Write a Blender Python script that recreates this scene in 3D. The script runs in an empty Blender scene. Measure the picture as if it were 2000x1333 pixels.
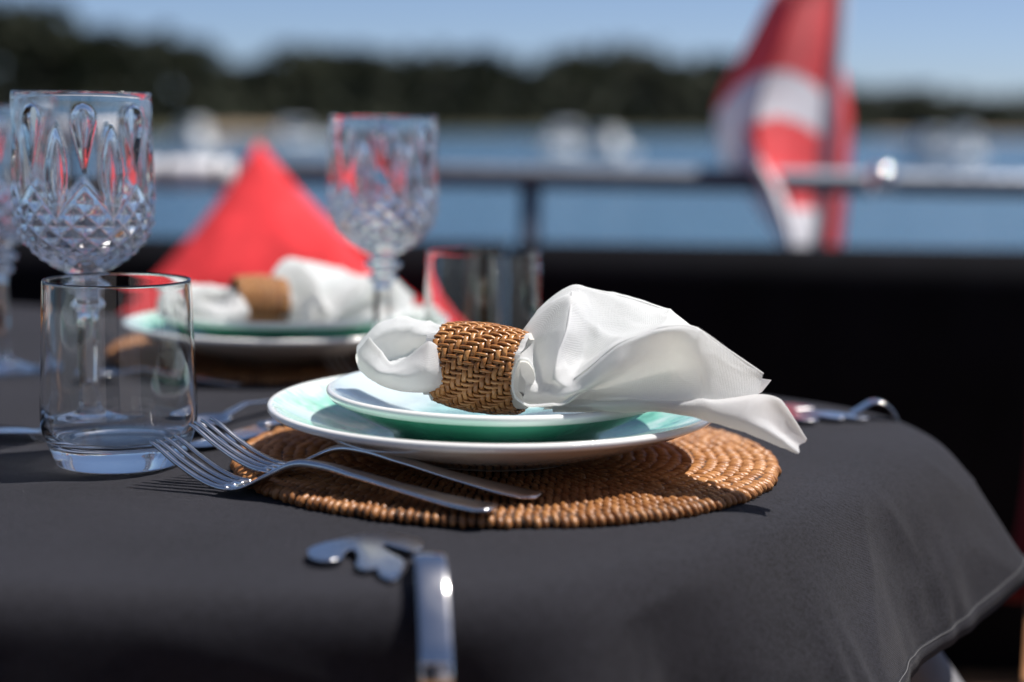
import bpy, bmesh, math, random
from mathutils import Vector, Matrix, Quaternion, noise
R = math.radians
sc = bpy.context.scene
col = sc.collection

# ------------------------------------------------------------------ camera, sky, sun
T = 0.75                      # table top above the deck
F = 3100.0                    # focal length in photograph pixels
CAM = Vector((0, 0, T + 0.216))
PITCH, ROLL = 7.7, 0.8
cam_d = bpy.data.cameras.new("camera"); cam = bpy.data.objects.new("camera", cam_d); col.objects.link(cam)
CR = Matrix.Rotation(R(90 - PITCH), 3, 'X') @ Matrix.Rotation(R(ROLL), 3, 'Z')
cam.matrix_world = Matrix.Translation(CAM) @ CR.to_4x4()
cam_d.sensor_width = 36; cam_d.lens = F / 2000 * 36
cam_d.clip_start = 0.02; cam_d.clip_end = 9000
cam_d.dof.use_dof = True; cam_d.dof.focus_distance = 0.958; cam_d.dof.aperture_fstop = 2.5
cam_d.dof.aperture_blades = 0
sc.camera = cam

AZ, EL = 76.0, 63.0           # sun: azimuth from the view direction towards the right, elevation
w = bpy.data.worlds.new("World"); sc.world = w; w.use_nodes = True
nt = w.node_tree
sky = nt.nodes.new("ShaderNodeTexSky"); sky.sky_type = 'NISHITA'; sky.sun_disc = False
sky.sun_elevation = R(EL); sky.sun_rotation = R(AZ); sky.air_density = 0.46; sky.dust_density = 0.8; sky.ozone_density = 2.5
bg = nt.nodes["Background"]; bg.inputs[1].default_value = 0.090
nt.links.new(sky.outputs[0], bg.inputs[0])
S = Vector((math.cos(R(EL)) * math.sin(R(AZ)), math.cos(R(EL)) * math.cos(R(AZ)), math.sin(R(EL))))
sun_d = bpy.data.lights.new("sun", 'SUN'); sun_d.energy = 4.9; sun_d.angle = R(0.53); sun_d.color = (1, 0.955, 0.89)
sun = bpy.data.objects.new("sun", sun_d); col.objects.link(sun)
sun.rotation_euler = S.to_track_quat('Z', 'Y').to_euler()
sc.view_settings.view_transform = 'Standard'; sc.view_settings.look = 'None'
sc.view_settings.exposure = 0.5; sc.view_settings.gamma = 1.0
sc.view_settings.use_curve_mapping = False
sc.render.engine = 'CYCLES'
cy = sc.cycles
cy.use_denoising = True
cy.max_bounces = 24; cy.transmission_bounces = 20; cy.glossy_bounces = 8; cy.diffuse_bounces = 5; cy.transparent_max_bounces = 16
cy.sample_clamp_indirect = 25.0; cy.blur_glossy = 0.6
cy.caustics_refractive = True; cy.caustics_reflective = True

rnd = random.Random(7)

# ------------------------------------------------------------------ helpers
def ray(px, py):
    return CR @ Vector(((px - 1000) / F, (666.5 - py) / F, -1))
def P(px, py, d):             # a point d metres ahead of the viewer
    v = ray(px, py); return CAM + v * (d / v.y)
def PZ(px, py, z):            # a point on the level z above the table
    v = ray(px, py); return CAM + v * ((T + z - CAM.z) / v.z)

def link(o, parent=None):
    col.objects.link(o)
    if parent: o.parent = parent
    return o
def mesh_data(name, V, Fc, mat=None, smooth=True):
    me = bpy.data.meshes.new(name); me.from_pydata([tuple(v) for v in V], [], Fc); me.update()
    for m in (mat if isinstance(mat, (list, tuple)) else [mat]):
        if m: me.materials.append(m)
    if smooth: me.polygons.foreach_set("use_smooth", [True] * len(me.polygons))
    return me
def mesh(name, V, Fc, mat, parent=None, smooth=True, loc=None):
    o = link(bpy.data.objects.new(name, mesh_data(name, V, Fc, mat, smooth)), parent)
    if loc is not None: o.location = loc
    return o
def empty(name, loc=(0, 0, 0), rz=0.0):
    o = link(bpy.data.objects.new(name, None)); o.location = loc; o.rotation_euler = (0, 0, rz); o.empty_display_size = 0.02
    return o
def tag(o, label=None, cat=None, group=None, kind=None):
    if label: o["label"] = label
    if cat: o["category"] = cat
    if group: o["group"] = group
    if kind: o["kind"] = kind
    return o
def copy_tree(o, parent=None):
    c = o.copy(); col.objects.link(c); c.parent = parent
    for ch in o.children: copy_tree(ch, c)
    return c
class MB:
    def __init__(s): s.V = []; s.F = []
    def add(s, V, Fc):
        n = len(s.V); s.V += [Vector(v) for v in V]; s.F += [tuple(i + n for i in f) for f in Fc]; return s
    def box(s, a, b):
        x0, y0, z0 = a; x1, y1, z1 = b
        return s.add([(x0, y0, z0), (x1, y0, z0), (x1, y1, z0), (x0, y1, z0), (x0, y0, z1), (x1, y0, z1), (x1, y1, z1), (x0, y1, z1)],
                     [(0, 3, 2, 1), (4, 5, 6, 7), (0, 1, 5, 4), (1, 2, 6, 5), (2, 3, 7, 6), (3, 0, 4, 7)])
    def loft(s, rings, cap=True, closed=True):
        n = len(rings[0]); V = [p for r in rings for p in r]; Fc = []
        for i in range(len(rings) - 1):
            for j in range(n if closed else n - 1):
                k = (j + 1) % n
                Fc.append((i * n + j, i * n + k, (i + 1) * n + k, (i + 1) * n + j))
        if cap and closed:
            Fc.append(tuple(reversed(range(n)))); m = (len(rings) - 1) * n; Fc.append(tuple(range(m, m + n)))
        return s.add(V, Fc)
    def tube(s, pts, r, n=10):
        pts = [Vector(p) for p in pts]; rings = []
        up = Vector((0, 0, 1))
        for i, p in enumerate(pts):
            t = (pts[min(i + 1, len(pts) - 1)] - pts[max(i - 1, 0)]).normalized()
            a = t.cross(up if abs(t.dot(up)) < 0.95 else Vector((1, 0, 0))).normalized(); b = a.cross(t)
            rr = r[i] if isinstance(r, (list, tuple)) else r
            rings.append([p + (a * math.cos(q) + b * math.sin(q)) * rr for q in (2 * math.pi * k / n for k in range(n))])
        return s.loft(rings)
    def build(s, name, mat, parent=None, smooth=True, loc=None, fix=True):
        o = mesh(name, s.V, s.F, mat, parent, smooth, loc)
        if fix:
            bm = bmesh.new(); bm.from_mesh(o.data); bmesh.ops.recalc_face_normals(bm, faces=bm.faces); bm.to_mesh(o.data); bm.free()
        return o
def bevel(o, wd=0.002, seg=2, ang=35):
    m = o.modifiers.new("bevel", 'BEVEL'); m.width = wd; m.segments = seg; m.limit_method = 'ANGLE'; m.angle_limit = R(ang); return o
def sharp(o, ang=40):
    bm = bmesh.new(); bm.from_mesh(o.data)
    for e in bm.edges:
        if len(e.link_faces) == 2 and e.calc_face_angle(0) > R(ang): e.smooth = False
    bm.to_mesh(o.data); bm.free(); return o
def lathe(profile, n, disp=None):
    V = []; Fc = []; m = len(profile)
    for i, (r, z) in enumerate(profile):
        for j in range(n):
            th = 2 * math.pi * j / n
            rr = max(r + (disp(i, r, z, th) if disp else 0), 0)
            V.append(Vector((rr * math.cos(th), rr * math.sin(th), z)))
    for i in range(m - 1):
        for j in range(n):
            k = (j + 1) % n
            Fc.append((i * n + j, i * n + k, (i + 1) * n + k, (i + 1) * n + j))
    return V, Fc
def close_lathe(o):
    bm = bmesh.new(); bm.from_mesh(o.data); bmesh.ops.remove_doubles(bm, verts=bm.verts, dist=2e-6)
    bmesh.ops.recalc_face_normals(bm, faces=bm.faces); bm.to_mesh(o.data); bm.free(); return o
def cr(pts, t, closed=False, ten=0.5):     # Catmull-Rom through pts, t in 0..1
    n = len(pts); segs = n if closed else n - 1
    f = min(max(t, 0), 1 - 1e-9) * segs if not closed else (t % 1.0) * segs
    i = int(f); u = f - i
    g = (lambda k: pts[k % n]) if closed else (lambda k: pts[min(max(k, 0), n - 1)])
    p0, p1, p2, p3 = g(i - 1), g(i), g(i + 1), g(i + 2)
    m1 = (p2 - p0) * ten; m2 = (p3 - p1) * ten
    u2, u3 = u * u, u * u * u
    return p1 * (2 * u3 - 3 * u2 + 1) + m1 * (u3 - 2 * u2 + u) + p2 * (-2 * u3 + 3 * u2) + m2 * (u3 - u2)
def lin(tab, x):
    for (a, b), (c, d) in zip(tab, tab[1:]):
        if x <= c: return b + (d - b) * min(max((x - a) / (c - a), 0), 1)
    return tab[-1][1]

# ------------------------------------------------------------------ materials
class NT:
    def __init__(s, name):
        s.m = bpy.data.materials.new(name); s.m.use_nodes = True; s.t = s.m.node_tree; s.b = s.t.nodes["Principled BSDF"]
        s.out = s.t.nodes["Material Output"]
    def n(s, typ, **kw):
        x = s.t.nodes.new(typ)
        for k, v in kw.items():
            if k.startswith("i_"): x.inputs[k[2:].replace("_", " ")].default_value = v
            elif k.startswith("n"): x.inputs[int(k[1:])].default_value = v
            else: setattr(x, k, v)
        return x
    def l(s, a, b): s.t.links.new(a, b); return s
    def set(s, **kw):
        for k, v in kw.items(): s.b.inputs[k.replace("_", " ")].default_value = v
        return s
    def math(s, op, a, b=None):
        x = s.t.nodes.new("ShaderNodeMath"); x.operation = op
        for i, v in enumerate((a, b)):
            if v is None: continue
            if isinstance(v, (int, float)): x.inputs[i].default_value = v
            else: s.l(v, x.inputs[i])
        return x.outputs[0]
    def ramp(s, fac, stops):
        x = s.t.nodes.new("ShaderNodeValToRGB"); e = x.color_ramp.elements
        while len(e) < len(stops): e.new(0.5)
        for q, (p, c) in zip(e, stops): q.position = p; q.color = (*c, 1)
        s.l(fac, x.inputs[0]); return x.outputs[0]
    def noise(s, scale, detail=3, vec=None, rough=0.5):
        x = s.n("ShaderNodeTexNoise"); x.inputs["Scale"].default_value = scale; x.inputs["Detail"].default_value = detail; x.inputs["Roughness"].default_value = rough
        if vec is None: vec = s.coord()
        s.l(vec, x.inputs["Vector"]); return x.outputs[0]
    def coord(s, which="Object"):
        return s.n("ShaderNodeTexCoord").outputs[which]
    def bump(s, h, strength=0.3, dist=0.001, target=None):
        x = s.n("ShaderNodeBump"); x.inputs["Strength"].default_value = strength; x.inputs["Distance"].default_value = dist
        s.l(h, x.inputs["Height"]); s.l(x.outputs[0], (target or s.b).inputs["Normal"]); return x.outputs[0]
def C(*c): return (*c, 1.0)

def m_plain(name, c, rough=0.5, metal=0.0, var=0.0, scale=40, bumps=0.0, bdist=0.001, **kw):
    k = NT(name); k.set(Base_Color=C(*c), Roughness=rough, Metallic=metal, **kw)
    if var:
        f = k.noise(scale, 4)
        k.l(k.ramp(f, [(0.3, tuple(x * (1 - var) for x in c)), (0.7, tuple(min(1, x * (1 + var)) for x in c))]), k.b.inputs["Base Color"])
    if bumps: k.bump(k.noise(scale * 3, 4), bumps, bdist)
    return k.m

# grey table cloth: fine twill on the cloth's own coordinates
k = NT("grey_twill"); k.set(Roughness=0.85, Specular_IOR_Level=0.18, Sheen_Weight=0.06, Sheen_Roughness=0.45)
uv = k.n("ShaderNodeUVMap").outputs[0]
mp = k.n("ShaderNodeMapping"); mp.inputs["Rotation"].default_value = (0, 0, R(38)); k.l(uv, mp.inputs[0])
wv = k.n("ShaderNodeTexWave", wave_type='BANDS', bands_direction='X'); wv.inputs["Scale"].default_value = 330; wv.inputs["Distortion"].default_value = 1.2; wv.inputs["Detail"].default_value = 2; wv.inputs["Detail Scale"].default_value = 3
k.l(mp.outputs[0], wv.inputs[0])
gr = k.math('ADD', k.math('MULTIPLY', k.noise(900, 1, uv), .6), k.math('MULTIPLY', k.noise(380, 2, uv), .4)); cloud = k.noise(9, 4, uv); slub = k.noise(130, 3, uv)
mix = k.math('ADD', k.math('MULTIPLY', wv.outputs[1], 0.16), k.math('ADD', k.math('MULTIPLY', k.math('SUBTRACT', gr, .40), 3.0), k.math('ADD', k.math('MULTIPLY', cloud, 0.55), k.math('MULTIPLY', slub, 0.40))))
k.l(k.ramp(mix, [(0.34, (0.0012, 0.0012, 0.0020)), (1.22, (0.0190, 0.0186, 0.0255))]), k.b.inputs["Base Color"])
k.bump(k.math('ADD', k.math('MULTIPLY', k.noise(34, 3, uv), 2.2), k.math('ADD', k.math('MULTIPLY', wv.outputs[1], .5), gr)), 0.7, 0.0006)
M_CLOTH = k.m
M_STITCH = m_plain("stitch_thread", (0.16, 0.16, 0.165), 0.8)

# white linen: diffuse and translucent
k = NT("white_linen"); k.t.nodes.remove(k.b)
uvc = k.coord("UV")
wa = k.n("ShaderNodeTexWave", bands_direction='X'); wa.inputs["Scale"].default_value = 270; wa.inputs["Distortion"].default_value = 0.8; k.l(uvc, wa.inputs[0])
wb = k.n("ShaderNodeTexWave", bands_direction='Y'); wb.inputs["Scale"].default_value = 270; wb.inputs["Distortion"].default_value = 0.8; k.l(uvc, wb.inputs[0])
weave = k.math('ADD', k.math('MULTIPLY', wa.outputs[1], wb.outputs[1]), k.math('MULTIPLY', k.noise(900, 2), 0.8))
wrk = k.noise(70, 4)
bp0 = k.n("ShaderNodeBump"); bp0.inputs["Strength"].default_value = 0.40; bp0.inputs["Distance"].default_value = 0.0022; k.l(wrk, bp0.inputs["Height"])
bp = k.n("ShaderNodeBump"); bp.inputs["Strength"].default_value = 0.55; bp.inputs["Distance"].default_value = 0.0003; k.l(weave, bp.inputs["Height"]); k.l(bp0.outputs[0], bp.inputs["Normal"])
df = k.n("ShaderNodeBsdfDiffuse"); df.inputs[0].default_value = C(0.775, 0.785, 0.815)
tl = k.n("ShaderNodeBsdfTranslucent"); tl.inputs[0].default_value = C(0.92, 0.91, 0.86)
k.l(bp.outputs[0], df.inputs["Normal"]); k.l(bp.outputs[0], tl.inputs["Normal"])
mx = k.n("ShaderNodeMixShader"); mx.inputs[0].default_value = 0.50
k.l(df.outputs[0], mx.inputs[1]); k.l(tl.outputs[0], mx.inputs[2]); k.l(mx.outputs[0], k.out.inputs[0])
M_LINEN = k.m

k = NT("clear_glass"); k.set(Base_Color=C(0.985, 0.99, 0.99), Roughness=0.0, IOR=1.55, Transmission_Weight=1.0)
M_GLASS = k.m
k = NT("tumbler_glass"); k.set(Base_Color=C(0.98, 0.99, 0.985), Roughness=0.0, IOR=1.5, Transmission_Weight=1.0)
k.bump(k.noise(28, 2), 0.12, 0.001)
M_TUMBLER = k.m

# glazed plates: mint glaze brushed from the middle, white towards the rim
def glaze(name, rim, inner, green=(0.13, 0.44, 0.33), under=(0.76, 0.67, 0.58), light=0.55, pale=(0.74, 0.78, 0.76)):
    k = NT(name); k.set(Roughness=0.07, Specular_IOR_Level=0.6, Coat_Weight=0.6, Coat_Roughness=0.04)
    oc = k.coord(); sp = k.n("ShaderNodeSeparateXYZ"); k.l(oc, sp.inputs[0])
    r = k.math('SQRT', k.math('ADD', k.math('MULTIPLY', sp.outputs[0], sp.outputs[0]), k.math('MULTIPLY', sp.outputs[1], sp.outputs[1])))
    cx = k.math('DIVIDE', sp.outputs[0], r); cyy = k.math('DIVIDE', sp.outputs[1], r)
    cb = k.n("ShaderNodeCombineXYZ"); k.l(k.math('MULTIPLY', cx, 9.0), cb.inputs[0]); k.l(k.math('MULTIPLY', cyy, 9.0), cb.inputs[1]); k.l(k.math('MULTIPLY', r, 9.0), cb.inputs[2])
    st = k.noise(2.6, 5, cb.outputs[0], 0.65)
    rr = k.math('DIVIDE', r, rim)
    f = k.math('ADD', rr, k.math('MULTIPLY', k.math('SUBTRACT', st, 0.5), 0.42))
    soft = k.noise(22, 3)
    mot = k.noise(48, 5, None, 0.7); soft = k.math('ADD', k.math('MULTIPLY', soft, .55), k.math('MULTIPLY', mot, .45))
    g0 = k.ramp(soft, [(0.40, tuple(c * 0.70 for c in green)), (0.50, tuple(min(1, c * 1.15 + 0.06) for c in green)), (0.585, (0.55, 0.70, 0.68))])
    mxn = k.n("ShaderNodeMix", data_type='RGBA'); k.l(k.ramp(f, [(inner, (0, 0, 0)), (inner + 0.17, (light,) * 3), (0.985, (1, 1, 1))]), mxn.inputs[0])
    k.l(g0, mxn.inputs[6]); mxn.inputs[7].default_value = C(*pale)
    ge = k.n("ShaderNodeNewGeometry"); no = k.n("ShaderNodeSeparateXYZ"); 
    tc = k.coord("Normal"); k.l(tc, no.inputs[0])
    m2 = k.n("ShaderNodeMix", data_type='RGBA'); k.l(k.ramp(no.outputs[2], [(0.0, (0, 0, 0)), (0.04, (1, 1, 1))]), m2.inputs[0])
    m2.inputs[6].default_value = C(*under); k.l(mxn.outputs[2], m2.inputs[7])
    rimc = k.n("ShaderNodeMix", data_type='RGBA'); k.l(k.ramp(rr, [(0.972, (0, 0, 0)), (0.982, (1, 1, 1))]), rimc.inputs[0])
    k.l(m2.outputs[2], rimc.inputs[6]); rimc.inputs[7].default_value = C(0.80, 0.79, 0.77)
    k.l(rimc.outputs[2], k.b.inputs["Base Color"])
    k.bump(k.math('ADD', k.math('MULTIPLY', st, 0.9), k.noise(35, 2)), 0.16, 0.002)
    return k.m
M_DINNER = glaze("dinner_plate_glaze", 0.143, 0.80)
M_DISH = glaze("dish_glaze", 0.109, 0.38, green=(0.13, 0.36, 0.36), under=(0.085, 0.34, 0.23), light=0.85, pale=(0.52, 0.60, 0.63))

def m_steel(name, c=(0.74, 0.73, 0.73), rough=0.13):
    k = NT(name); k.set(Base_Color=C(*c), Metallic=1.0, Roughness=rough)
    n = k.noise(60, 4); rg = k.ramp(n, [(0.3, (rough * 0.7,) * 3), (0.75, (rough * 1.6,) * 3)]); k.l(rg, k.b.inputs["Roughness"])
    return k.m
M_STEEL = m_steel("polished_steel"); M_CHROME = m_steel("marine_chrome", (0.55, 0.57, 0.60), 0.10); M_RAIL = m_steel("rail_steel", (0.16, 0.18, 0.22), 0.5)
M_BRUSHED = m_steel("brushed_steel", (0.30, 0.31, 0.33), 0.38)

def m_cane(name, a, b, c, rough=0.33):
    k = NT(name); k.set(Roughness=rough, Specular_IOR_Level=0.45)
    oi = k.n("ShaderNodeObjectInfo").outputs["Random"]
    ge = k.n("ShaderNodeNewGeometry").outputs["Random Per Island"]
    f = k.math('ADD', k.math('MULTIPLY', k.noise(160, 4), 0.55), k.math('ADD', k.math('MULTIPLY', ge, 0.34), k.math('MULTIPLY', oi, 0.34)))
    k.l(k.ramp(f, [(0.28, a), (0.58, b), (0.90, c)]), k.b.inputs["Base Color"])
    k.bump(k.noise(520, 4), 0.6, 0.0006)
    return k.m
M_MAT = m_cane("mat_cane", (0.10, 0.036, 0.011), (0.27, 0.108, 0.034), (0.44, 0.205, 0.075), 0.40)
M_RING = m_cane("ring_cane", (0.15, 0.055, 0.016), (0.36, 0.150, 0.046), (0.54, 0.27, 0.10), 0.26)
M_CORE = m_plain("dark_cane_core", (0.05, 0.022, 0.010), 0.8, var=0.3, scale=200)

def m_fabric(name, c, var=0.18, scale=25, tr=0.0, fine=600, sheen=0.1):
    k = NT(name); k.set(Roughness=0.85, Specular_IOR_Level=0.2, Sheen_Weight=sheen)
    n = k.noise(scale, 5); k.l(k.ramp(n, [(0.3, tuple(x * (1 - var) for x in c)), (0.7, tuple(min(1, x * (1 + var)) for x in c))]), k.b.inputs["Base Color"])
    k.bump(k.noise(fine, 3), 0.4, 0.0006)
    if tr:
        t2 = k.n("ShaderNodeBsdfTranslucent"); t2.inputs[0].default_value = C(*c)
        x = k.n("ShaderNodeMixShader"); x.inputs[0].default_value = tr
        k.l(k.b.outputs[0], x.inputs[1]); k.l(t2.outputs[0], x.inputs[2]); k.l(x.outputs[0], k.out.inputs[0])
    return k.m
M_RED = m_fabric("red_canvas", (0.68, 0.040, 0.048), sheen=0.0)
M_FLAGRED = m_fabric("flag_red", (0.92, 0.065, 0.075), tr=0.2)
M_FLAGWHITE = m_fabric("flag_white", (0.78, 0.76, 0.80), tr=0.12, var=0.05)
M_BLACK = m_plain("black_canvas", (0.004, 0.004, 0.006), 0.9, var=.3, scale=9, bumps=.2, Specular_IOR_Level=0.08)
M_TEAK = m_plain("teak", (0.28, 0.13, 0.05), 0.5, var=0.35, scale=18, bumps=0.2)
M_LEG = m_plain("grey_paint", (0.16, 0.155, 0.165), 0.45, var=0.1)
M_BOARD = m_plain("table_board", (0.12, 0.10, 0.08), 0.6, var=0.2)
M_HULL = m_plain("boat_gelcoat", (0.78, 0.78, 0.77), 0.25, var=0.05, scale=2)
M_HULLBLUE = m_plain("boat_navy", (0.03, 0.06, 0.12), 0.25, var=0.1, scale=2)
M_DARKGLASS = m_plain("boat_window", (0.02, 0.025, 0.03), 0.08)
M_SLEEVE = m_plain("white_vinyl", (0.75, 0.74, 0.76), 0.5, var=0.06, scale=15)

k = NT("sea_water"); k.set(Base_Color=C(0.016, 0.072, 0.135), Roughness=0.22, IOR=1.333)
wc = k.coord(); h = k.math('ADD', k.noise(0.55, 5, wc, 0.6), k.math('MULTIPLY', k.noise(3.2, 4, wc), 0.35))
k.bump(h, 1.0, 0.55); M_WATER = k.m
k.l(k.ramp(k.noise(0.02, 3, wc), [(0.35, (0.045, 0.095, 0.165)), (0.7, (0.055, 0.125, 0.185))]), k.b.inputs["Base Color"])

k = NT("pine_foliage"); k.set(Roughness=0.7, Specular_IOR_Level=0.2)
rn = k.n("ShaderNodeNewGeometry").outputs["Random Per Island"]; oi = k.n("ShaderNodeObjectInfo").outputs["Random"]
k.l(k.ramp(k.math('ADD', k.math('MULTIPLY', rn, 0.6), k.math('MULTIPLY', oi, 0.4)), [(0.1, (0.006, 0.010, 0.003)), (0.6, (0.013, 0.018, 0.005)), (0.95, (0.032, 0.036, 0.010))]), k.b.inputs["Base Color"])
M_PINE = k.m
M_BARK = m_plain("pine_bark", (0.07, 0.045, 0.03), 0.9, var=0.3, scale=3)
M_SAND = m_plain("beach_sand", (0.20, 0.15, 0.10), 0.9, var=0.2, scale=0.3)
M_SOIL = m_plain("forest_soil", (0.035, 0.035, 0.015), 0.95, var=0.4, scale=0.1)

# ------------------------------------------------------------------ the setting: water, shore, deck
WZ = CAM.z - 2.3
HOR = 666.5 - F * math.tan(R(PITCH))
V = []; Fc = []
xs = [-4000, -800, -200, -60, -20, 0, 20, 60, 200, 800, 4000]; ys = [3.4, 12, 40, 120, 400, 1500, 7000]
for y in ys:
    for x in xs: V.append((x, y, WZ))
n = len(xs)
for i in range(len(ys) - 1):
    for j in range(n - 1): Fc.append((i * n + j, i * n + j + 1, (i + 1) * n + j + 1, (i + 1) * n + j))
tag(mesh("water", V, Fc, M_WATER), kind="structure")

DT = [(-700, 170), (0, 190), (300, 215), (600, 300), (1000, 430), (1400, 540), (2000, 720), (2700, 900)]
TOPS = [(-700, -40), (-100, -10), (0, 8), (60, 10), (110, 45), (200, 62), (330, 66), (390, 92), (430, 120), (520, 122), (560, 92), (690, 88), (760, 102), (900, 104),
        (930, 95), (980, 122), (1050, 126), (1110, 96), (1240, 90), (1310, 118), (1400, 122), (1500, 140), (1700, 178), (1820, 176), (1900, 188), (2000, 186), (2700, 190)]
def shore(px, off):
    d = lin(DT, px); return Vector(((px - 1000) / F * d * (1 + off / d), d + off, 0))
def strip(name, offs, zs, mat, a=-700, b=2701):
    V = []; Fc = []; pxs = list(range(a, b, 50))
    for px in pxs:
        for o, z in zip(offs, zs):
            p = shore(px, o + 3 * noise.noise(Vector((px * .01, o * .1, 0)))); V.append((p.x, p.y, WZ + z))
    m = len(offs)
    for i in range(len(pxs) - 1):
        for j in range(m - 1): Fc.append((i * m + j, (i + 1) * m + j, (i + 1) * m + j + 1, i * m + j + 1))
    return tag(mesh(name, V, Fc, mat), kind="structure")
strip("beach", [-6, 0, 5, 12], [-0.5, 0.15, 0.75, 1.55], M_SAND, 400, 601)
strip("beach", [-6, 0, 5, 12], [-0.5, 0.15, 0.75, 1.55], M_SAND, 1700, 2101)
strip("hills", [-6, 0, 5, 11.5, 25, 60, 140, 400], [-.6, .05, .6, 1.35, 2.2, 3.5, 7, 12], M_SOIL)

def crown_mesh(seed, flat):
    r = random.Random(seed); V = []; Fc = []
    clumps = []
    for i in range(15):
        a = r.uniform(0, 6.28); q = math.sqrt(r.random()) * 0.30; z = r.uniform(0.42, 0.93)
        clumps.append((q * math.cos(a) * (1.25 - flat * abs(z - .7)), q * math.sin(a), z, r.uniform(0.08, 0.15)))
    clumps.append((0, 0, 0.93, 0.07))
    for cx, cyy, cz, cr_ in clumps:
        for i in range(55):
            d = Vector((r.gauss(0, 1), r.gauss(0, 1), r.gauss(0, .7))).normalized() * cr_ * r.uniform(.5, 1.05)
            c = Vector((cx, cyy, cz)) + d; s_ = r.uniform(0.018, 0.035)
            u = Vector((r.gauss(0, 1), r.gauss(0, 1), r.gauss(0, 1))).normalized(); v = u.orthogonal().normalized()
            n0 = len(V); V += [c + u * s_, c + v * s_ * .6, c - u * s_, c - v * s_ * .6]; Fc.append((n0, n0 + 1, n0 + 2, n0 + 3))
    return mesh_data("crown", V, Fc, M_PINE, False)
def trunk_mesh(seed):
    r = random.Random(seed); b = MB()
    b.tube([(0, 0, -.05), (r.uniform(-.02, .02), .01, .3), (r.uniform(-.03, .03), 0, .6), (0, 0, .9)], [.022, .017, .012, .004], 7)
    for i in range(5):
        a = r.uniform(0, 6.28); z = r.uniform(.4, .75)
        b.tube([(0, 0, z), (.1 * math.cos(a), .1 * math.sin(a), z + .04), (.2 * math.cos(a), .2 * math.sin(a), z + .1)], [.009, .006, .002], 5)
    return mesh_data("trunk", b.V, b.F, M_BARK)
kinds = [(crown_mesh(s, f), trunk_mesh(s)) for s, f in ((1, .2), (2, .8), (3, 1.2), (4, .5))]
px = -260
while px < 2250:
    d = lin(DT, px); off = rnd.uniform(14, 34)
    p = shore(px, off); top = lin(TOPS, px) + rnd.uniform(-16, 12)
    hor = HOR + (px - 1000) * math.tan(R(ROLL))
    hgt = (hor - top) / F * (d + off) * 1.0 + (CAM.z - WZ) - 1.6
    cm, tm = rnd.choice(kinds)
    t = empty("pine_tree", (p.x, p.y, WZ + 1.6), rnd.uniform(0, 6.28)); t.scale = (hgt * rnd.uniform(.9, 1.25),) * 2 + (hgt,)
    link(bpy.data.objects.new("trunk", tm), t); link(bpy.data.objects.new("crown", cm), t)
    tag(t, "dark green pine standing in the wood on the far shore", "tree", "pines along the far shore")
    px += rnd.uniform(20, 36)
# the closed wood behind the front row of pines
V = []; Fc = []
for i in range(26000):
    px = rnd.uniform(-600, 2600); off = rnd.uniform(9, 60); p = shore(px, off); d = lin(DT, px) + off
    top = lin(TOPS, px) + 12 + 16 * noise.noise(Vector((px * .021, 0, 0))); hor = HOR + (px - 1000) * math.tan(R(ROLL))
    zt = CAM.z + (hor - top) / F * d; z0 = WZ + .9
    z = z0 + (zt - z0) * rnd.random() ** 1.15
    s_ = rnd.uniform(.5, 1.3) * d / 300
    u = Vector((rnd.gauss(0, 1), rnd.gauss(0, 1), rnd.gauss(0, 1))).normalized(); v = u.orthogonal().normalized()
    c = Vector((p.x, p.y, z)); n0 = len(V); V += [c + u * s_, c + v * s_, c - u * s_, c - v * s_]; Fc.append((n0, n0 + 1, n0 + 2, n0 + 3))
tag(mesh("wood", V, Fc, M_PINE, smooth=False), "dense dark evergreen wood covering the far shore", "wood", kind="stuff")

# deck
deck = mesh("deck", [(-3, -1.75, -.012), (3, -1.75, -.012), (3, 3.1, -.012), (-3, 3.1, -.012)], [(0, 1, 2, 3)], m_plain("deck_caulk", (.01, .01, .01), .8)); tag(deck, kind="structure")
pl = MB().box((-.046, -2.42, 0), (.046, 2.42, .010)); pm = mesh_data("plank", pl.V, pl.F, m_plain("deck_teak", (.16, .085, .04), .6, var=.3, scale=14), False)
for i in range(60):
    o = link(bpy.data.objects.new("plank", pm), deck); o.location = (-2.95 + i * .1, .675, -.010)

# deckhouse added unseen behind the viewer, for white fill and neutral reflections
dh = empty("fill_deckhouse", (0, -1.75, 0))
MW = m_plain("white_gelcoat", (.78, .78, .77), .3, var=.04, scale=2)
bevel(MB().box((-2.6, -.5, 0), (-.5, 0, 2.1)).build("wall", MW, dh, False), .02, 3); bevel(MB().box((.5, -.5, 0), (2.6, 0, 2.1)).build("wall", MW, dh, False), .02, 3)
bevel(MB().box((-2.7, -.7, 2.1), (2.7, .12, 2.2)).build("roof", MW, dh, False), .03, 3)
for x in (-1.9, 1.0):
    wn = bevel(MB().box((x, .002, 1.0), (x + .9, .03, 1.65)).build("window", M_DARKGLASS, dh, False), .01, 2)
bevel(MB().box((-.5, -.3, 0), (.5, -.25, 2.1)).build("door", M_DARKGLASS, dh, False), .005, 2)
tag(dh, "unseen white cabin front with dark windows, added behind the viewer for fill light", "fill_deckhouse")

# ------------------------------------------------------------------ stern: bulwark, rail, flag
BY = 2.75
prof = []
for a in range(0, 181, 15): prof.append((0.065 - 0.065 * math.cos(R(a)), T - 0.052 + 0.065 * math.sin(R(a))))
prof = [(0.0, 0.0)] + [(y, z) for y, z in prof] + [(0.13, 0.0)]
bul = empty("stern_bulwark", (0, BY, 0))
for i in range(6):
    x0 = -3.0 + i * 1.0; b = MB()
    b.loft([[Vector((x, y + .004 * (x in (x0 + .004, x0 + .996)), z)) for y, z in prof] for x in (x0 + .004, x0 + .02, x0 + .98, x0 + .996)])
    b.build("padded_panel", M_BLACK, bul)
tag(bul, "black padded bulwark closing off the stern below the steel rail", "bulwark")

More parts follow.
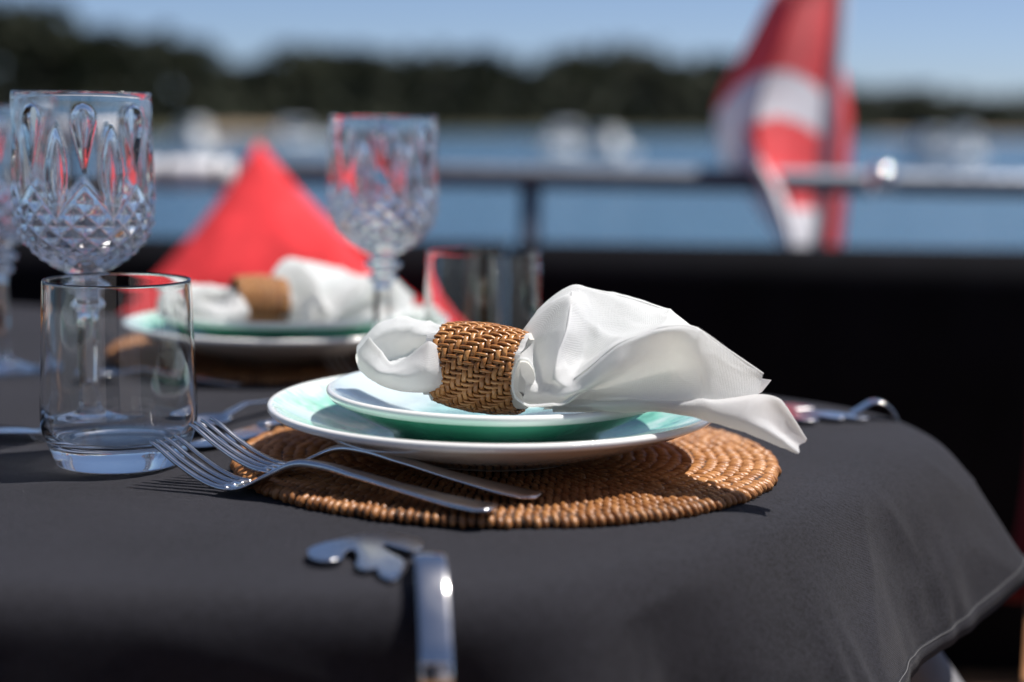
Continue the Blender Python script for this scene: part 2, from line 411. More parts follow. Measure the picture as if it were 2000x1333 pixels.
zr = P(1000, 345, 3.0).z
rail = empty("stern_rail", (0, 3.0, T))
xl, xr = -2.6, 2.6
def rz(x): return zr - T + x * -0.004
b = MB().tube([(x, 0, rz(x)) for x in (xl, -1, 0, 1, xr)], 0.023, 16); b.build("rail_tube", M_RAIL, rail)
for px_ in (1036, 100, 2300):
    x = P(px_, 400, 3.0).x
    b = MB().tube([(x, 0, -.75), (x, 0, -.2), (x, 0, rz(x) - .023)], 0.020, 14); po = b.build("post", M_RAIL, rail)
tag(rail, "polished steel stern rail running between the table and the sea", "rail")
V_, F_ = lathe([(0, -.019), (.010, -.018), (.0165, -.010), (.019, 0), (.0165, .010), (.010, .017), (0, .019)], 20)
pb = P(1722, 352, 2.955); kb = mesh("chrome_ball", [v * 1.5 for v in V_], F_, M_CHROME, loc=pb)
b = MB().tube([(0, .005, -.002), (0, .03, -.006)], .008, 10); b.build("clamp", M_CHROME, kb)
tag(kb, "small round chrome ball on the stern rail beside the flag", "fitting")
b = MB()
for i in range(13):
    pass
b.tube([P(300, 342, 2.965) + Vector((-.25, 0, 0)), P(300, 342, 2.965), P(380, 342, 2.965), P(455, 342, 2.965)], [.028, .029, .029, .028], 18)
slv = b.build("rail_sleeve", M_SLEEVE)
b = MB()
for px_ in (330, 430):
    c = P(px_, 342, 2.965); b2 = MB().tube([c + Vector((-.006, 0, 0)), c + Vector((.006, 0, 0))], .0305, 18); b2.build("strap", M_LEG, slv)
tag(slv, "white vinyl sleeve wrapped around the stern rail behind the red cushion", "sleeve")

# flag staff and flag
FD = 3.22
st0, st1 = P(1592, 500, FD), P(1668, -260, FD)
staff = empty("flag_staff", st0)
MB().tube([Vector((0, 0, -.12)), (st1 - st0) * .5, st1 - st0], [.0145, .014, .012], 14).build("pole", m_plain("staff_paint", (0.52, 0.52, 0.58), 0.4, var=.05), staff)
V_, F_ = lathe([(0, -.02), (.014, -.017), (.02, 0), (.014, .017), (0, .02)], 16)
mesh("finial", [v + (st1 - st0) for v in V_], F_, M_CHROME, staff)
q = P(1600, 372, FD - .025) - st0
V_, F_ = lathe([(0, -.014), (.010, -.010), (.014, 0), (.010, .010), (0, .014)], 16)
mesh("cleat", [v + q for v in V_], F_, M_CHROME, staff)
tag(staff, "slender grey staff raked at the stern and carrying the flag", "flagstaff")
LR = [(-80, 1560, 1648), (0, 1502, 1634), (80, 1462, 1626), (160, 1418, 1614), (205, 1400, 1611), (260, 1396, 1606), (320, 1412, 1600), (360, 1450, 1598), (420, 1490, 1596), (460, 1515, 1590), (498, 1535, 1578)]
NU, NV = 40, 90
def flag_red(x, y):
    top = 138 + ((x - 1520) / 100) ** 2 * 55
    if y < top: return True
    if y < top + 92: return False
    if x < 1440 + (y - 235) * .62: return False
    if y > 410: return False
    return True
V = []; Fc = []; mats = []
for j in range(NV + 1):
    y = -80 + 578 * j / NV
    l_ = lin([(a, b_) for a, b_, c_ in LR], y); r_ = lin([(a, c_) for a, b_, c_ in LR], y)
    for i in range(NU + 1):
        u = i / NU; x = l_ + (r_ - l_) * u
        dep = FD + 0.022 * math.sin(u * 9.5 + y * .004) * (0.35 + u * (1 - u) * 2.4) - 0.30 * ((1 - u) / .62 if u > .38 else (.25 + .75 * u / .38))
        V.append(P(x, y, dep))
for j in range(NV):
    for i in range(NU):
        a = j * (NU + 1) + i; Fc.append((a, a + 1, a + NU + 2, a + NU + 1))
        u = (i + .5) / NU; y = -80 + 578 * (j + .5) / NV
        l_ = lin([(a_, b_) for a_, b_, c_ in LR], y); r_ = lin([(a_, c_) for a_, b_, c_ in LR], y)
        mats.append(0 if flag_red(l_ + (r_ - l_) * u, y) else 1)
n0 = len(V)       # the fold that falls on the other side of the staff
NB = 14
for j in range(NV + 1):
    y = 90 + 402 * j / NV
    l_ = 1608 - 10 * (j / NV); r_ = lin([(90, 1628), (150, 1650), (230, 1662), (300, 1660), (400, 1652), (492, 1642)], y)
    for i in range(NB + 1):
        u = i / NB; V.append(P(l_ + (r_ - l_) * u, y, FD + .035 + .03 * math.sin(u * 6 + y * .006)))
for j in range(NV):
    for i in range(NB):
        a = n0 + j * (NB + 1) + i; Fc.append((a, a + 1, a + NB + 2, a + NB + 1)); mats.append(0)
fl = mesh("flag", V, Fc, [M_FLAGRED, M_FLAGWHITE]); fl.data.polygons.foreach_set("material_index", mats)
tag(fl, "red and white striped flag hanging limp from the stern staff", "flag")

# moored boats
def boat(px, d, L, hd, cabin, label, mat=M_HULL):
    v = ray(px, 300); p = CAM + v * (d / v.y)
    o = empty("motor_boat", (p.x, p.y, WZ), R(hd)); hb = MB(); rings = []
    for i in range(13):
        t = i / 12; x = (t - .5) * L; wd = L * .155 * (1 - max(0, (t - .45) / .55) ** 2.2) + .02
        sh = L * .115 + L * .05 * t ** 2; kl = -.15 * L * .2 * (1 - t ** 3)
        rings.append([Vector((x + t * t * L * .03 * q, wd * a, kl + (sh - kl) * q)) for a, q in ((-1, 1), (-.96, .55), (-.7, .18), (0, 0), (.7, .18), (.96, .55), (1, 1))])
    hb.loft(rings); sharp(hb.build("hull", mat, o))
    z0 = L * .11
    c = MB().loft([[Vector((x, y, z)) for y, z in ((-w_, z0), (-w_ * .85, z1), (w_ * .85, z1), (w_, z0))] for x, w_, z1 in
                   ((-.30 * L, .11 * L, z0 + .02), (-.26 * L, .115 * L, z0 + cabin), (.02 * L, .115 * L, z0 + cabin), (.14 * L, .10 * L, z0 + cabin * .35), (.22 * L, .06 * L, z0 + .05))])
    c.build("cabin", M_HULL, o, False)
    MB().loft([[Vector((x, y, z)) for y, z in ((-w_, z0 + cabin * .5), (-w_ * .97, z0 + cabin * .82), (w_ * .97, z0 + cabin * .82), (w_, z0 + cabin * .5))] for x, w_ in ((-.22 * L, .118 * L), (.05 * L, .116 * L))]).build("window_band", M_DARKGLASS, o, False)
    for sgn in (-1, 1):
        MB().tube([(L * (.1 + .09 * k_), sgn * L * (.135 - .012 * k_ * k_), z0 + L * (.06 + .01 * k_)) for k_ in range(5)], .03, 6).build("guard_rail", M_CHROME, o)
    tag(o, label, "boat", "motor boats moored off the far shore"); return o
boat(368, 120, 5.6, 140, 1.7, "small white motor boat moored just above the red cushion's side")
boat(592, 130, 6.6, 35, 1.6, "white motor boat moored between the red cushion and the goblet")
boat(1092, 116, 5.4, 222, 1.9, "tall white motor boat moored nearest the rail post")
boat(1165, 122, 6.2, 140, 1.4, "long low white motor boat moored beside the taller one")
boat(1828, 122, 6.0, 40, 1.7, "dark hulled motor boat moored beyond the flag", M_HULLBLUE)
boat(1890, 112, 5.4, 50, 2.0, "white motor boat moored farthest from the red cushion")

# ------------------------------------------------------------------ cushions, bench, chair
def pillow(name, side, thick, mat, pinch=0.16):
    N = 36; V = []; Fc = []
    for s_ in (1, -1):
        for j in range(N + 1):
            for i in range(N + 1):
                u, v = i / N * 2 - 1, j / N * 2 - 1
                x = u * (1 - pinch * (1 - v * v) * abs(u)); y = v * (1 - pinch * (1 - u * u) * abs(v))
                h_ = ((1 - abs(u) ** 2.4) * (1 - abs(v) ** 2.4)) ** .55
                h_ *= 1 + .16 * noise.noise(Vector((u * 2.2, v * 2.2, 3 * s_))) + .07 * (1 - abs(noise.noise(Vector((u * 3.4, v * 3.4, 7 * s_))))) ** 4
                V.append((x * side / 2, y * side / 2, s_ * thick / 2 * h_))
    m_ = (N + 1) ** 2
    for s_ in range(2):
        for j in range(N):
            for i in range(N):
                a = s_ * m_ + j * (N + 1) + i; f = (a, a + 1, a + N + 2, a + N + 1); Fc.append(f if s_ == 0 else f[::-1])
    o = mesh(name, V, Fc, mat); close_lathe(o); return o
cu = pillow("cushion", .50, .19, M_RED, .09)
apex = P(505, 276, 2.62)
Mx = Matrix.Rotation(R(27), 4, 'Z') @ Matrix.Rotation(R(75), 4, 'X') @ Matrix.Rotation(R(45), 4, 'Z')
cu.matrix_world = Matrix.Translation(apex - Mx.to_3x3() @ Vector((.25, .25, 0))) @ Mx
tag(cu, "bright red square cushion propped on its corner behind the table", "cushion")
MB().tube([(-.252, -.252, 0), (-.22, 0, 0), (-.252, .252, 0)], .003, 6).build("piping", M_RED, cu)
bench = empty("stern_bench", (-.75, 2.45, 0))
zb = (Mx.to_3x3() @ Vector((-.5, -.5, 0))).z + apex.z
bevel(MB().box((-.6, -.27, zb - .09), (.6, .27, zb - .004)).build("seat_pad", M_BLACK, bench, False), .02, 3)
bevel(MB().box((-.58, -.25, 0), (.58, .25, zb - .09)).build("locker", M_BLACK, bench, False), .006, 2)
tag(bench, "low black locker bench under the propped red cushion", "bench")

# folding chair at the table's end
sx, sz = P(1998, 1190, 1.55).x, P(1998, 1190, 1.55).z
ch = empty("deck_chair", (sx, 1.55, 0), R(-19))
for i in range(7):
    bevel(MB().box((.004 + i * .062, -.22, sz - .018), (.056 + i * .062, .22, sz)).build("slat", M_TEAK, ch, False), .003, 2)
for y in (-.235, .215):
    bevel(MB().box((.0, y, sz - .045), (.45, y + .02, sz - .020)).build("seat_rail", M_TEAK, ch, False), .003, 2)
    MB().tube([(.03, y, 0), (.40, y, sz - .04)], .013, 10).build("leg", M_TEAK, ch)
    MB().tube([(.42, y + .022, 0), (.44, y + .022, sz), (.50, y + .022, sz + .42)], .013, 10).build("leg", M_TEAK, ch)
bevel(MB().box((.47, -.22, sz + .25), (.49, .22, sz + .40)).build("backrest", M_TEAK, ch, False), .004, 2)
tag(ch, "teak slatted chair at the round end of the table", "chair")
c2 = pillow("cushion", .23, .11, m_fabric("shaded_red_canvas", (0.10, 0.006, 0.012), sheen=0.0), .06)  # red cushion in shade: the shade is put into the cloth's dark colour
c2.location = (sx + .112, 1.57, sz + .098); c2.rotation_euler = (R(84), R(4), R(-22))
tag(c2, "red cushion standing on the teak chair, shade put into its dark colour", "cushion")

# ------------------------------------------------------------------ table and cloth
OUT = [Vector((x, y, 0)) for x, y in ((-.62, .765), (-.43, .728), (-.235, .714), (-.10, .708), (0, .722), (.062, .762), (.112, .820), (.172, .912), (.232, 1.008), (.283, 1.095), (.300, 1.165),
       (.281, 1.233), (.214, 1.302), (.09, 1.405), (-.08, 1.56), (-.30, 1.73), (-.60, 1.88), (-.90, 1.90), (-1.12, 1.75), (-1.20, 1.45), (-1.12, 1.12), (-.90, .87))]
def outline(t): return cr(OUT, t, True)
NO = 480; TOPR = 0.026
base = [outline(i / NO) for i in range(NO)]
nrm = []
for i in range(NO):
    tg = (base[(i + 1) % NO] - base[i - 1]).normalized(); nrm.append(Vector((tg.y, -tg.x, 0)))
cen = Vector((-.45, 1.3, 0))
def near(i, x, y, s_): return math.exp(-((base[i] - Vector((x, y, 0))).length / s_) ** 2)
rows = []; dist = []
for q in (0.0, .10, .20, .30, .38, .46, .54, .61, .68, .74, .79, .84, .88, .91, .94, .965, .985):
    row = [cen + (base[i] - nrm[i] * TOPR - cen) * q for i in range(NO)]
    for p in row: p.z = .0010 * noise.noise(Vector((p.x * 18, p.y * 18, 0))) + .0008 * (1 - abs(noise.noise(Vector((p.x * 7, p.y * 7, 9))))) ** 8 + .0012 * noise.noise(Vector((p.x * 6, p.y * 6, 4))); p.z *= min(1, (1 - q) * 9) if q < .98 else 0
    rows.append(row); dist.append([-(base[i] - row[i]).length for i in range(NO)])
DROP = 0.152; ND = 40
fl_ = []
i0 = min(range(NO), key=lambda i: (base[i] - Vector((0, .722, 0))).length); arcs = [0.0] * NO
for k_ in range(1, NO): a_ = (i0 + k_) % NO; arcs[a_] = arcs[a_ - 1] + (base[a_] - base[a_ - 1]).length
def sstep(x): x = min(max(x, 0), 1); return x * x * (3 - 2 * x)
for i in range(NO):
    p = base[i]
    f = .010 + .052 * math.exp(-((base[i] - Vector((.290, 1.130, 0))).length / .115) ** 1.15) + .040 * sstep((arcs[i] - .085) / .13) * (1 - sstep((arcs[i] - .225) / .20)) + .020 * near(i, .035, .738, .035) - .012 * near(i, -.03, .715, .03)
    f += .008 * math.sin(i * .16) * (1 - near(i, .2, 1.0, .25))
    fl_.append(f)
prof_ = []
for i in range(NO):
    th_f = math.acos(min(max(fl_[i] / .108, .02), .75)); sb_ = .050 + .028 * near(i, .29, 1.13, .16); o_, d_ = -TOPR, 0.0; pr_ = []
    for j in range(1, ND + 1):
        for h_ in range(4):
            a_ = th_f * sstep(((j - 1) * 4 + h_ + .5) / (4 * ND) * DROP / sb_); o_ += math.cos(a_) * DROP / ND / 4; d_ -= math.sin(a_) * DROP / ND / 4
        pr_.append((o_, d_))
    prof_.append(pr_)
for j in range(1, ND + 1):
    t = j / ND; row = []
    for i in range(NO):
        out, dz = prof_[i][j - 1]; q_ = sstep((t - .25) / .75)
        b_ = base[i]; v_ = Vector((b_.x * 12 + t * 1.2, b_.y * 12, t * 2.5))
        out += (.0030 * noise.noise(v_) + .0016 * noise.noise(v_ * 2.3 + Vector((3, 1, 0)))) * (.25 + .75 * q_) * min(1, t * 4)
        out += .0018 * (1 - abs(noise.noise(Vector((b_.x * 9 - t * 1.6, b_.y * 9 + t * .8, 5))))) ** 9 * min(1, t * 4)
        for cx_, cy_, wd_, am_ in ((.150, .880, .010, .0060), (.088, .790, .016, -.0050), (.060, .757, .010, .0065), (.215, .985, .020, -.0035), (.252, 1.045, .012, .0030), (-.055, .708, .012, .0050), (-.14, .709, .018, -.004)):
            out += am_ * math.exp(-(((base[i] - Vector((cx_, cy_, 0))).length - .012 * t) / wd_) ** 2) * q_
        row.append(base[i] + nrm[i] * out + Vector((0, 0, dz)))
    rows.append(row); dist.append([-TOPR + DROP * t] * NO)
V = [p + Vector((0, 0, T)) for r_ in rows for p in r_]; Fc = []
for a in range(len(rows) - 1):
    for i in range(NO):
        k_ = (i + 1) % NO; Fc.append((a * NO + i, a * NO + k_, (a + 1) * NO + k_, (a + 1) * NO + i))
cl = mesh("tablecloth", V, Fc, M_CLOTH)
uvl = cl.data.uv_layers.new(name="UVMap")
flat = []
for a in range(len(rows)):
    for i in range(NO):
        p = rows[a][i]
        if a > 16: p = base[i] + nrm[i] * dist[a][i]
        flat.append((p.x, p.y))
buf = [0.0] * (2 * len(cl.data.loops))
for li, lp in enumerate(cl.data.loops): buf[2 * li], buf[2 * li + 1] = flat[lp.vertex_index]
uvl.data.foreach_set("uv", buf)
tag(cl, "dark grey twill tablecloth hanging over the table's rounded edge", "tablecloth")
# hem: a doubled band and its stitching
hr = len(rows) - 1; hb_ = hr - 3
V = []; Fc = []
for i in range(NO):
    for a, o_ in ((hr, .0006), (hb_, .0006), (hb_, .0001), (hr, .0001)):
        V.append(rows[a][i] + nrm[i] * o_ + Vector((0, 0, T - (.0006 if a == hr else 0))))
for i in range(NO):
    k_ = (i + 1) % NO
    for a in range(4): b_ = (a + 1) % 4; Fc.append((i * 4 + a, k_ * 4 + a, k_ * 4 + b_, i * 4 + b_))
hem = mesh("hem", V, Fc, M_CLOTH, cl)
ul = hem.data.uv_layers.new(name="UVMap"); buf = []
for lp in hem.data.loops:
    v_ = hem.data.vertices[lp.vertex_index].co; buf += [v_.x + v_.z, v_.y - v_.z]
ul.data.foreach_set("uv", buf)
sb = MB()
for i in range(0, NO):
    for h_ in (0, .5):
        a = rows[hb_ + 0][i].lerp(rows[hb_][(i + 1) % NO], h_); b_ = rows[hb_][i].lerp(rows[hb_][(i + 1) % NO], h_ + .33)
        dn = (rows[hr][i] - rows[hb_][i]) * .10
        if (a - b_).length < .004: sb.tube([a + dn + nrm[i] * .0008 + Vector((0, 0, T)), b_ + dn + nrm[i] * .0008 + Vector((0, 0, T))], .00034, 4)
sb.build("hem_stitching", M_STITCH, cl, fix=False)

tb = empty("table", (0, 0, 0))
b = MB(); ins = [base[i] - nrm[i] * .004 for i in range(0, NO, 4)]
b.loft([[p + Vector((0, 0, T - .030)) for p in ins], [p + Vector((0, 0, T - .018)) for p in ins]], True)
b.add([p - nrm[k_ * 4] * .02 + Vector((0, 0, T - .0035)) for k_, p in enumerate(ins)], [tuple(range(len(ins)))])
b.build("tabletop", M_BOARD, tb, False)
for (x, y, ex, ey) in ((.19, 1.14, .70, 1.20), (-.95, 1.12, -1.25, 1.0), (-.25, 1.5, -.1, 1.75), (-.45, .95, -.5, .75)):
    MB().tube([(x, y, T - .03), ((x + ex) / 2, (y + ey) / 2, T * .5), (ex, ey, 0)], [.027, .025, .021], 16).build("leg", M_LEG, tb)
tag(tb, "oval table with splayed grey legs under the cloth", "table")

# ------------------------------------------------------------------ one place setting, built round its own origin
O1 = Vector((-.003, 1.009, T))
def loc(px, py, d): return P(px, py, d) - O1

# placemat
mat = empty("placemat", O1)
MR = .1755; PITCHR = .0076
def bead_mesh():
    V = []; Fc = []; ns, nr = 8, 5
    for a in range(nr):
        t = -1 + 2 * a / (nr - 1); w_ = math.sqrt(max(0, 1 - abs(t * .93) ** 3))
        for s_ in range(ns):
            q = 2 * math.pi * s_ / ns; V.append((t * .0050, math.cos(q) * .00255 * w_, math.sin(q) * .0034 * w_ - .0004 * t * t))
    for a in range(nr - 1):
        for s_ in range(ns): Fc.append((a * ns + s_, a * ns + (s_ + 1) % ns, (a + 1) * ns + (s_ + 1) % ns, (a + 1) * ns + s_))
    Fc.append(tuple(reversed(range(ns)))); Fc.append(tuple(range((nr - 1) * ns, nr * ns)))
    return mesh_data("wrap_strand", V, Fc, M_MAT)
bm_ = bead_mesh(); beads = []
for kk in range(22):
    r_ = MR - .005 - kk * PITCHR; nb = max(8, int(2 * math.pi * r_ / .0050))
    for i in range(nb):
        a = 2 * math.pi * (i + .5 * (kk % 2)) / nb + rnd.uniform(-.06, .06) * .005 / r_
        tilt = rnd.uniform(-.13, .13) + .12
        dr = rnd.uniform(-.0009, .0009); z_ = .0048 + rnd.uniform(-.0004, .0005) - (.0010 if kk == 0 else 0)
        pt = Vector(((r_ + dr) * math.cos(a), (r_ + dr) * math.sin(a), z_))
        mt_ = Matrix.Translation(pt) @ Matrix.Rotation(a + tilt, 4, 'Z') @ Matrix.Rotation(R(14 if kk == 0 else 3), 4, 'Y') @ Matrix.Diagonal((rnd.uniform(.9, 1.1), rnd.uniform(.80, 1.05), (1.12 if kk == 0 else 1) * rnd.uniform(.86, 1.08), 1))
        beads.append((kk, (O1 + pt - CAM).length + (9 if pt.length < .115 else 0), mt_))
allb = MB(); bv = [v.co.copy() for v in bm_.vertices]; bf = [tuple(p.vertices) for p in bm_.polygons]
beads.sort(key=lambda q: q[1])
rest = MB()
for n_, (kk, dd, mt_) in enumerate(beads):
    vv = [mt_ @ v for v in bv]; allb.add(vv, bf)
    if n_ < 300:
        o = link(bpy.data.objects.new("wrap_strand", bm_), mat); o.matrix_local = mt_
    else: rest.add(vv, bf)
tag(rest.build("wrap_weave", M_MAT, mat, fix=False), kind="stuff")
core = lathe([(0, .0004), (MR - .006, .0004), (MR - .0025, .002), (MR - .0025, .005), (MR - .006, .0064), (0, .0064)], 96)
mesh("core", core[0], core[1], M_CORE, mat)
tag(mat, "round woven rattan placemat under the near plate, two forks across it", "placemat", "rattan placemats")
def mat_copy(loc_, rz_, label):
    m2 = empty("placemat", loc_, rz_); o = link(bpy.data.objects.new("wrap_weave", MATD), m2); tag(o, kind="stuff")
    link(bpy.data.objects.new("core", COREM), m2); tag(m2, label, "placemat", "rattan placemats")
MATD = mesh_data("wrap_weave", allb.V, allb.F, M_MAT); COREM = mesh_data("core", core[0], core[1], M_CORE)

# plates
def dense(pr, n=4):
    pts = [Vector((a, b_, 0)) for a, b_ in pr]; m_ = (len(pts) - 1) * n
    return [tuple(cr(pts, i / m_)[:2]) for i in range(m_ + 1)]
def plate(name, pr, mat_, off):
    pr = [(max(r_, 1e-7) / 1000, z / 1000) for r_, z in dense(pr)]
    V_, F_ = lathe(pr, 128); o = mesh(name, V_, F_, mat_); close_lathe(o); o.location = O1 + Vector(off); return o
dn = plate("dinner_plate", [(0, 3), (48, 3), (56, .4), (60, 0), (64, 1.8), (80, 6.4), (100, 12.2), (120, 19.4), (136, 26.2), (141.8, 28.8), (143.2, 30.9), (142.4, 32.9), (140.3, 33.5), (137.2, 32.2), (129, 27.4), (112, 20.5), (94, 14.5), (78, 11.0), (66, 8.0), (40, 6.8), (0, 6.5)], M_DINNER, (-.009, -.006, .0084))
tag(dn, "mint green dinner plate with white rim under the small dish, nearest the forks", "plate", "mint dinner plates")
ds = plate("dish", [(0, 4), (52, 4), (58, .4), (62, 0), (65.5, 2), (68, 7), (74, 11.5), (88, 18.5), (102, 26.3), (107.2, 29.2), (109.2, 31.8), (108.7, 34.2), (106.4, 35.1), (103.2, 33.7), (95, 28.8), (84, 23.2), (68, 18.6), (40, 16.8), (0, 16.4)], M_DISH, (-.006, -.004, .0160))
tag(ds, "small mint and white dish carrying the near napkin", "dish", "small mint dishes")

# napkin ring: every cane strip of the twill weave is a piece
RC = P(944, 719, .966) - O1
axis_a = R(-20)
ring = empty("napkin_ring", O1 + RC, axis_a); ring.rotation_euler = (0, R(3.5), axis_a)
NWARP, NWEFT = 52, 14; WP = .00377
def RB(x): return .0268 - .0026 * (x / .026) ** 2
def over(i, j): return 1 if ((i + j) % 4) < 2 else -1
def strip_mesh(name, path, nor, lat, wd, th, mat_, closed):
    rings = []
    for p, n_, l_ in zip(path, nor, lat):
        rings.append([p + l_ * wd / 2 - n_ * th / 2, p + l_ * wd * .36 + n_ * th / 2, p - l_ * wd * .36 + n_ * th / 2, p - l_ * wd / 2 - n_ * th / 2])
    if closed: rings.append(rings[0])
    b = MB().loft(rings, not closed); return b
for j in range(NWEFT):
    xj = (j - (NWEFT - 1) / 2) * WP; path = []; nor = []; lat = []; NS = NWARP * 3
    for s_ in range(NS):
        f = s_ / 3; i0 = int(math.floor(f)); u = f - i0; a0 = over(i0, j); a1 = over(i0 + 1, j); off = a0 + (a1 - a0) * (u * u * (3 - 2 * u))
        th = 2 * math.pi * f / NWARP; n_ = Vector((0, math.cos(th), math.sin(th)))
        path.append(n_ * (RB(xj) + off * .00072) + Vector((xj + .00025 * math.sin(s_ * .9 + j), 0, 0))); nor.append(n_); lat.append(Vector((1, 0, 0)))
    strip_mesh("x", path, nor, lat, .0034, .0009, M_RING, True).build("weft_strip", M_RING, ring)
for i in range(NWARP):
    th = 2 * math.pi * i / NWARP; n_ = Vector((0, math.cos(th), math.sin(th))); tv = Vector((0, -math.sin(th), math.cos(th))); path = []; NS = (NWEFT - 1) * 3
    for s_ in range(-2, NS + 3):
        f = s_ / 3; i0 = int(math.floor(f)); u = f - i0
        a0 = -over(i, i0); a1 = -over(i, i0 + 1); off = a0 + (a1 - a0) * (u * u * (3 - 2 * u))
        x = (f - (NWEFT - 1) / 2) * WP; path.append(n_ * (RB(x) + off * .00085) + Vector((x, 0, 0)))
    m_ = len(path); strip_mesh("x", path, [n_] * m_, [tv] * m_, .0021, .0011, M_RING, False).build("warp_strip", M_RING, ring)
V_ = []; F_ = []
for a in range(9):
    x = -.0262 + .0524 * a / 8
    for s_ in range(48):
        th = 2 * math.pi * s_ / 48; V_.append((x, math.cos(th) * (RB(x) - .0016), math.sin(th) * (RB(x) - .0016)))
for a in range(8):
    for s_ in range(48): F_.append((a * 48 + s_, a * 48 + (s_ + 1) % 48, (a + 1) * 48 + (s_ + 1) % 48, (a + 1) * 48 + s_))
lining = mesh("lining", V_, F_, M_CORE, ring)
tag(ring, "twill woven rattan ring holding the near napkin", "napkin ring", "rattan napkin rings")

# napkin: sheets of linen lofted between fold lines
def sheet(b, curves, nu=90, nv=9, ten=0.5, wr=.0009, seed=0.0, uvs=None, tu=.34):
    ps = [[loc(*c) for c in cv] for cv in curves]; L = len(ps); nvt = (L - 1) * nv; V_ = []; F_ = []
    for i in range(nu + 1):
        cols = [cr(cv, i / nu, ten=tu) for cv in ps]
        for j in range(nvt + 1):
            p = cr(cols, j / nvt, ten=ten); q = p * 26
            w_ = Vector((noise.noise(q + Vector((seed, 0, 0))), noise.noise(q + Vector((0, seed + 9, 0))), noise.noise(q + Vector((0, 4, seed)))))
            rg = (1 - abs(noise.noise(p * 21 + Vector((seed * 3, 1, 2))))) ** 7 * .0023 + (1 - abs(noise.noise(p * 44 + Vector((5, seed, 2))))) ** 6 * .0009
            V_.append(p + w_ * wr + Vector((0, -.45, .9)) * rg * min(1, wr / .0007))
            uvs.append((i / nu * .20, j / nvt * .20))
    for i in range(nu):
        for j in range(nvt): a = i * (nvt + 1) + j; F_.append((a, a + 1, a + nvt + 2, a + nvt + 1))
    b.add(V_, F_)
nb_ = MB(); NUV = []
# the fan to the right of the ring: back, ridge, bright face, lip, front wall, bottom
sheet(nb_, [
 [(1012, 770, .958), (1040, 780, .968), (1090, 786, .985), (1160, 788, 1.0), (1250, 785, 1.0), (1330, 782, .985), (1410, 778, .955), (1480, 770, .925)],
 [(1008, 735, .966), (1035, 715, .985), (1085, 690, 1.01), (1160, 670, 1.03), (1250, 680, 1.03), (1330, 705, 1.005), (1410, 735, .965), (1484, 752, .928)],
 [(1006, 700, .966), (1022, 655, .978), (1062, 606, .990), (1118, 572, .996), (1200, 580, .996), (1290, 606, .988), (1368, 655, .965), (1487, 740, .925)],
 [(1008, 694, .958), (1026, 650, .968), (1068, 602, .978), (1128, 565, .982), (1208, 578, .984), (1300, 607, .978), (1360, 648, .958), (1488, 738, .923)],
 [(1010, 700, .952), (1040, 666, .962), (1108, 590, .962), (1150, 586, .974), (1212, 590, .976), (1300, 620, .968), (1358, 650, .948), (1488, 738, .922)],
 [(1014, 716, .944), (1048, 696, .956), (1106, 642, .938), (1150, 645, .957), (1214, 636, .962), (1298, 636, .952), (1356, 649, .936), (1488, 737, .921)],
 [(1020, 735, .938), (1056, 726, .947), (1090, 694, .925), (1136, 706, .944), (1196, 674, .938), (1294, 642, .930), (1356, 646, .922), (1488, 734, .920)],
 [(1028, 748, .930), (1060, 747, .934), (1084, 741, .914), (1122, 741, .916), (1206, 675, .906), (1300, 640, .905), (1358, 643, .907), (1490, 730, .918)],
 [(1028, 752, .928), (1064, 754, .928), (1096, 756, .912), (1128, 752, .908), (1208, 686, .900), (1302, 652, .900), (1360, 656, .904), (1490, 736, .917)],
 [(1026, 766, .928), (1064, 772, .918), (1100, 774, .908), (1146, 760, .905), (1210, 722, .899), (1304, 690, .911), (1366, 694, .903), (1488, 745, .917)],
 [(1022, 780, .930), (1064, 788, .922), (1104, 786, .918), (1156, 766, .932), (1212, 752, .926), (1306, 730, .926), (1376, 728, .904), (1486, 756, .916)],
 [(1020, 788, .932), (1064, 796, .924), (1110, 795, .922), (1164, 785, .918), (1222, 780, .911), (1310, 780, .905), (1390, 780, .904), (1482, 772, .914)],
 [(1020, 794, .936), (1064, 801, .928), (1112, 802, .926), (1170, 800, .920), (1230, 795, .914), (1312, 792, .910), (1392, 788, .910), (1480, 775, .916)],
], 120, 8, .42, .0008, 1.0, NUV)
# scroll of cloth rolled out of the ring's mouth
spiral = [(1046, 746), (1043, 724), (1031, 706), (1012, 707), (1003, 727), (999, 756), (1006, 781), (1032, 796), (1066, 797), (1096, 797), (1120, 783), (1160, 748), (1188, 716)]
sheet(nb_, [[(x * .72 + 1024 * .28, y * .72 + 742 * .28, .958) for x, y in spiral], [(x * .95 + 1024 * .05, y * .97 + 742 * .03, .940) for x, y in spiral],
            [(x, y, .918) for x, y in spiral], [(x, y, .911) for x, y in spiral], [(x * .97 + 1030 * .03, y * .97 + 750 * .03, .906) for x, y in spiral], [(x * .90 + 1034 * .10, y * .88 + 752 * .12, .9085) for x, y in spiral]], 110, 6, .45, .0005, 3.0, NUV)
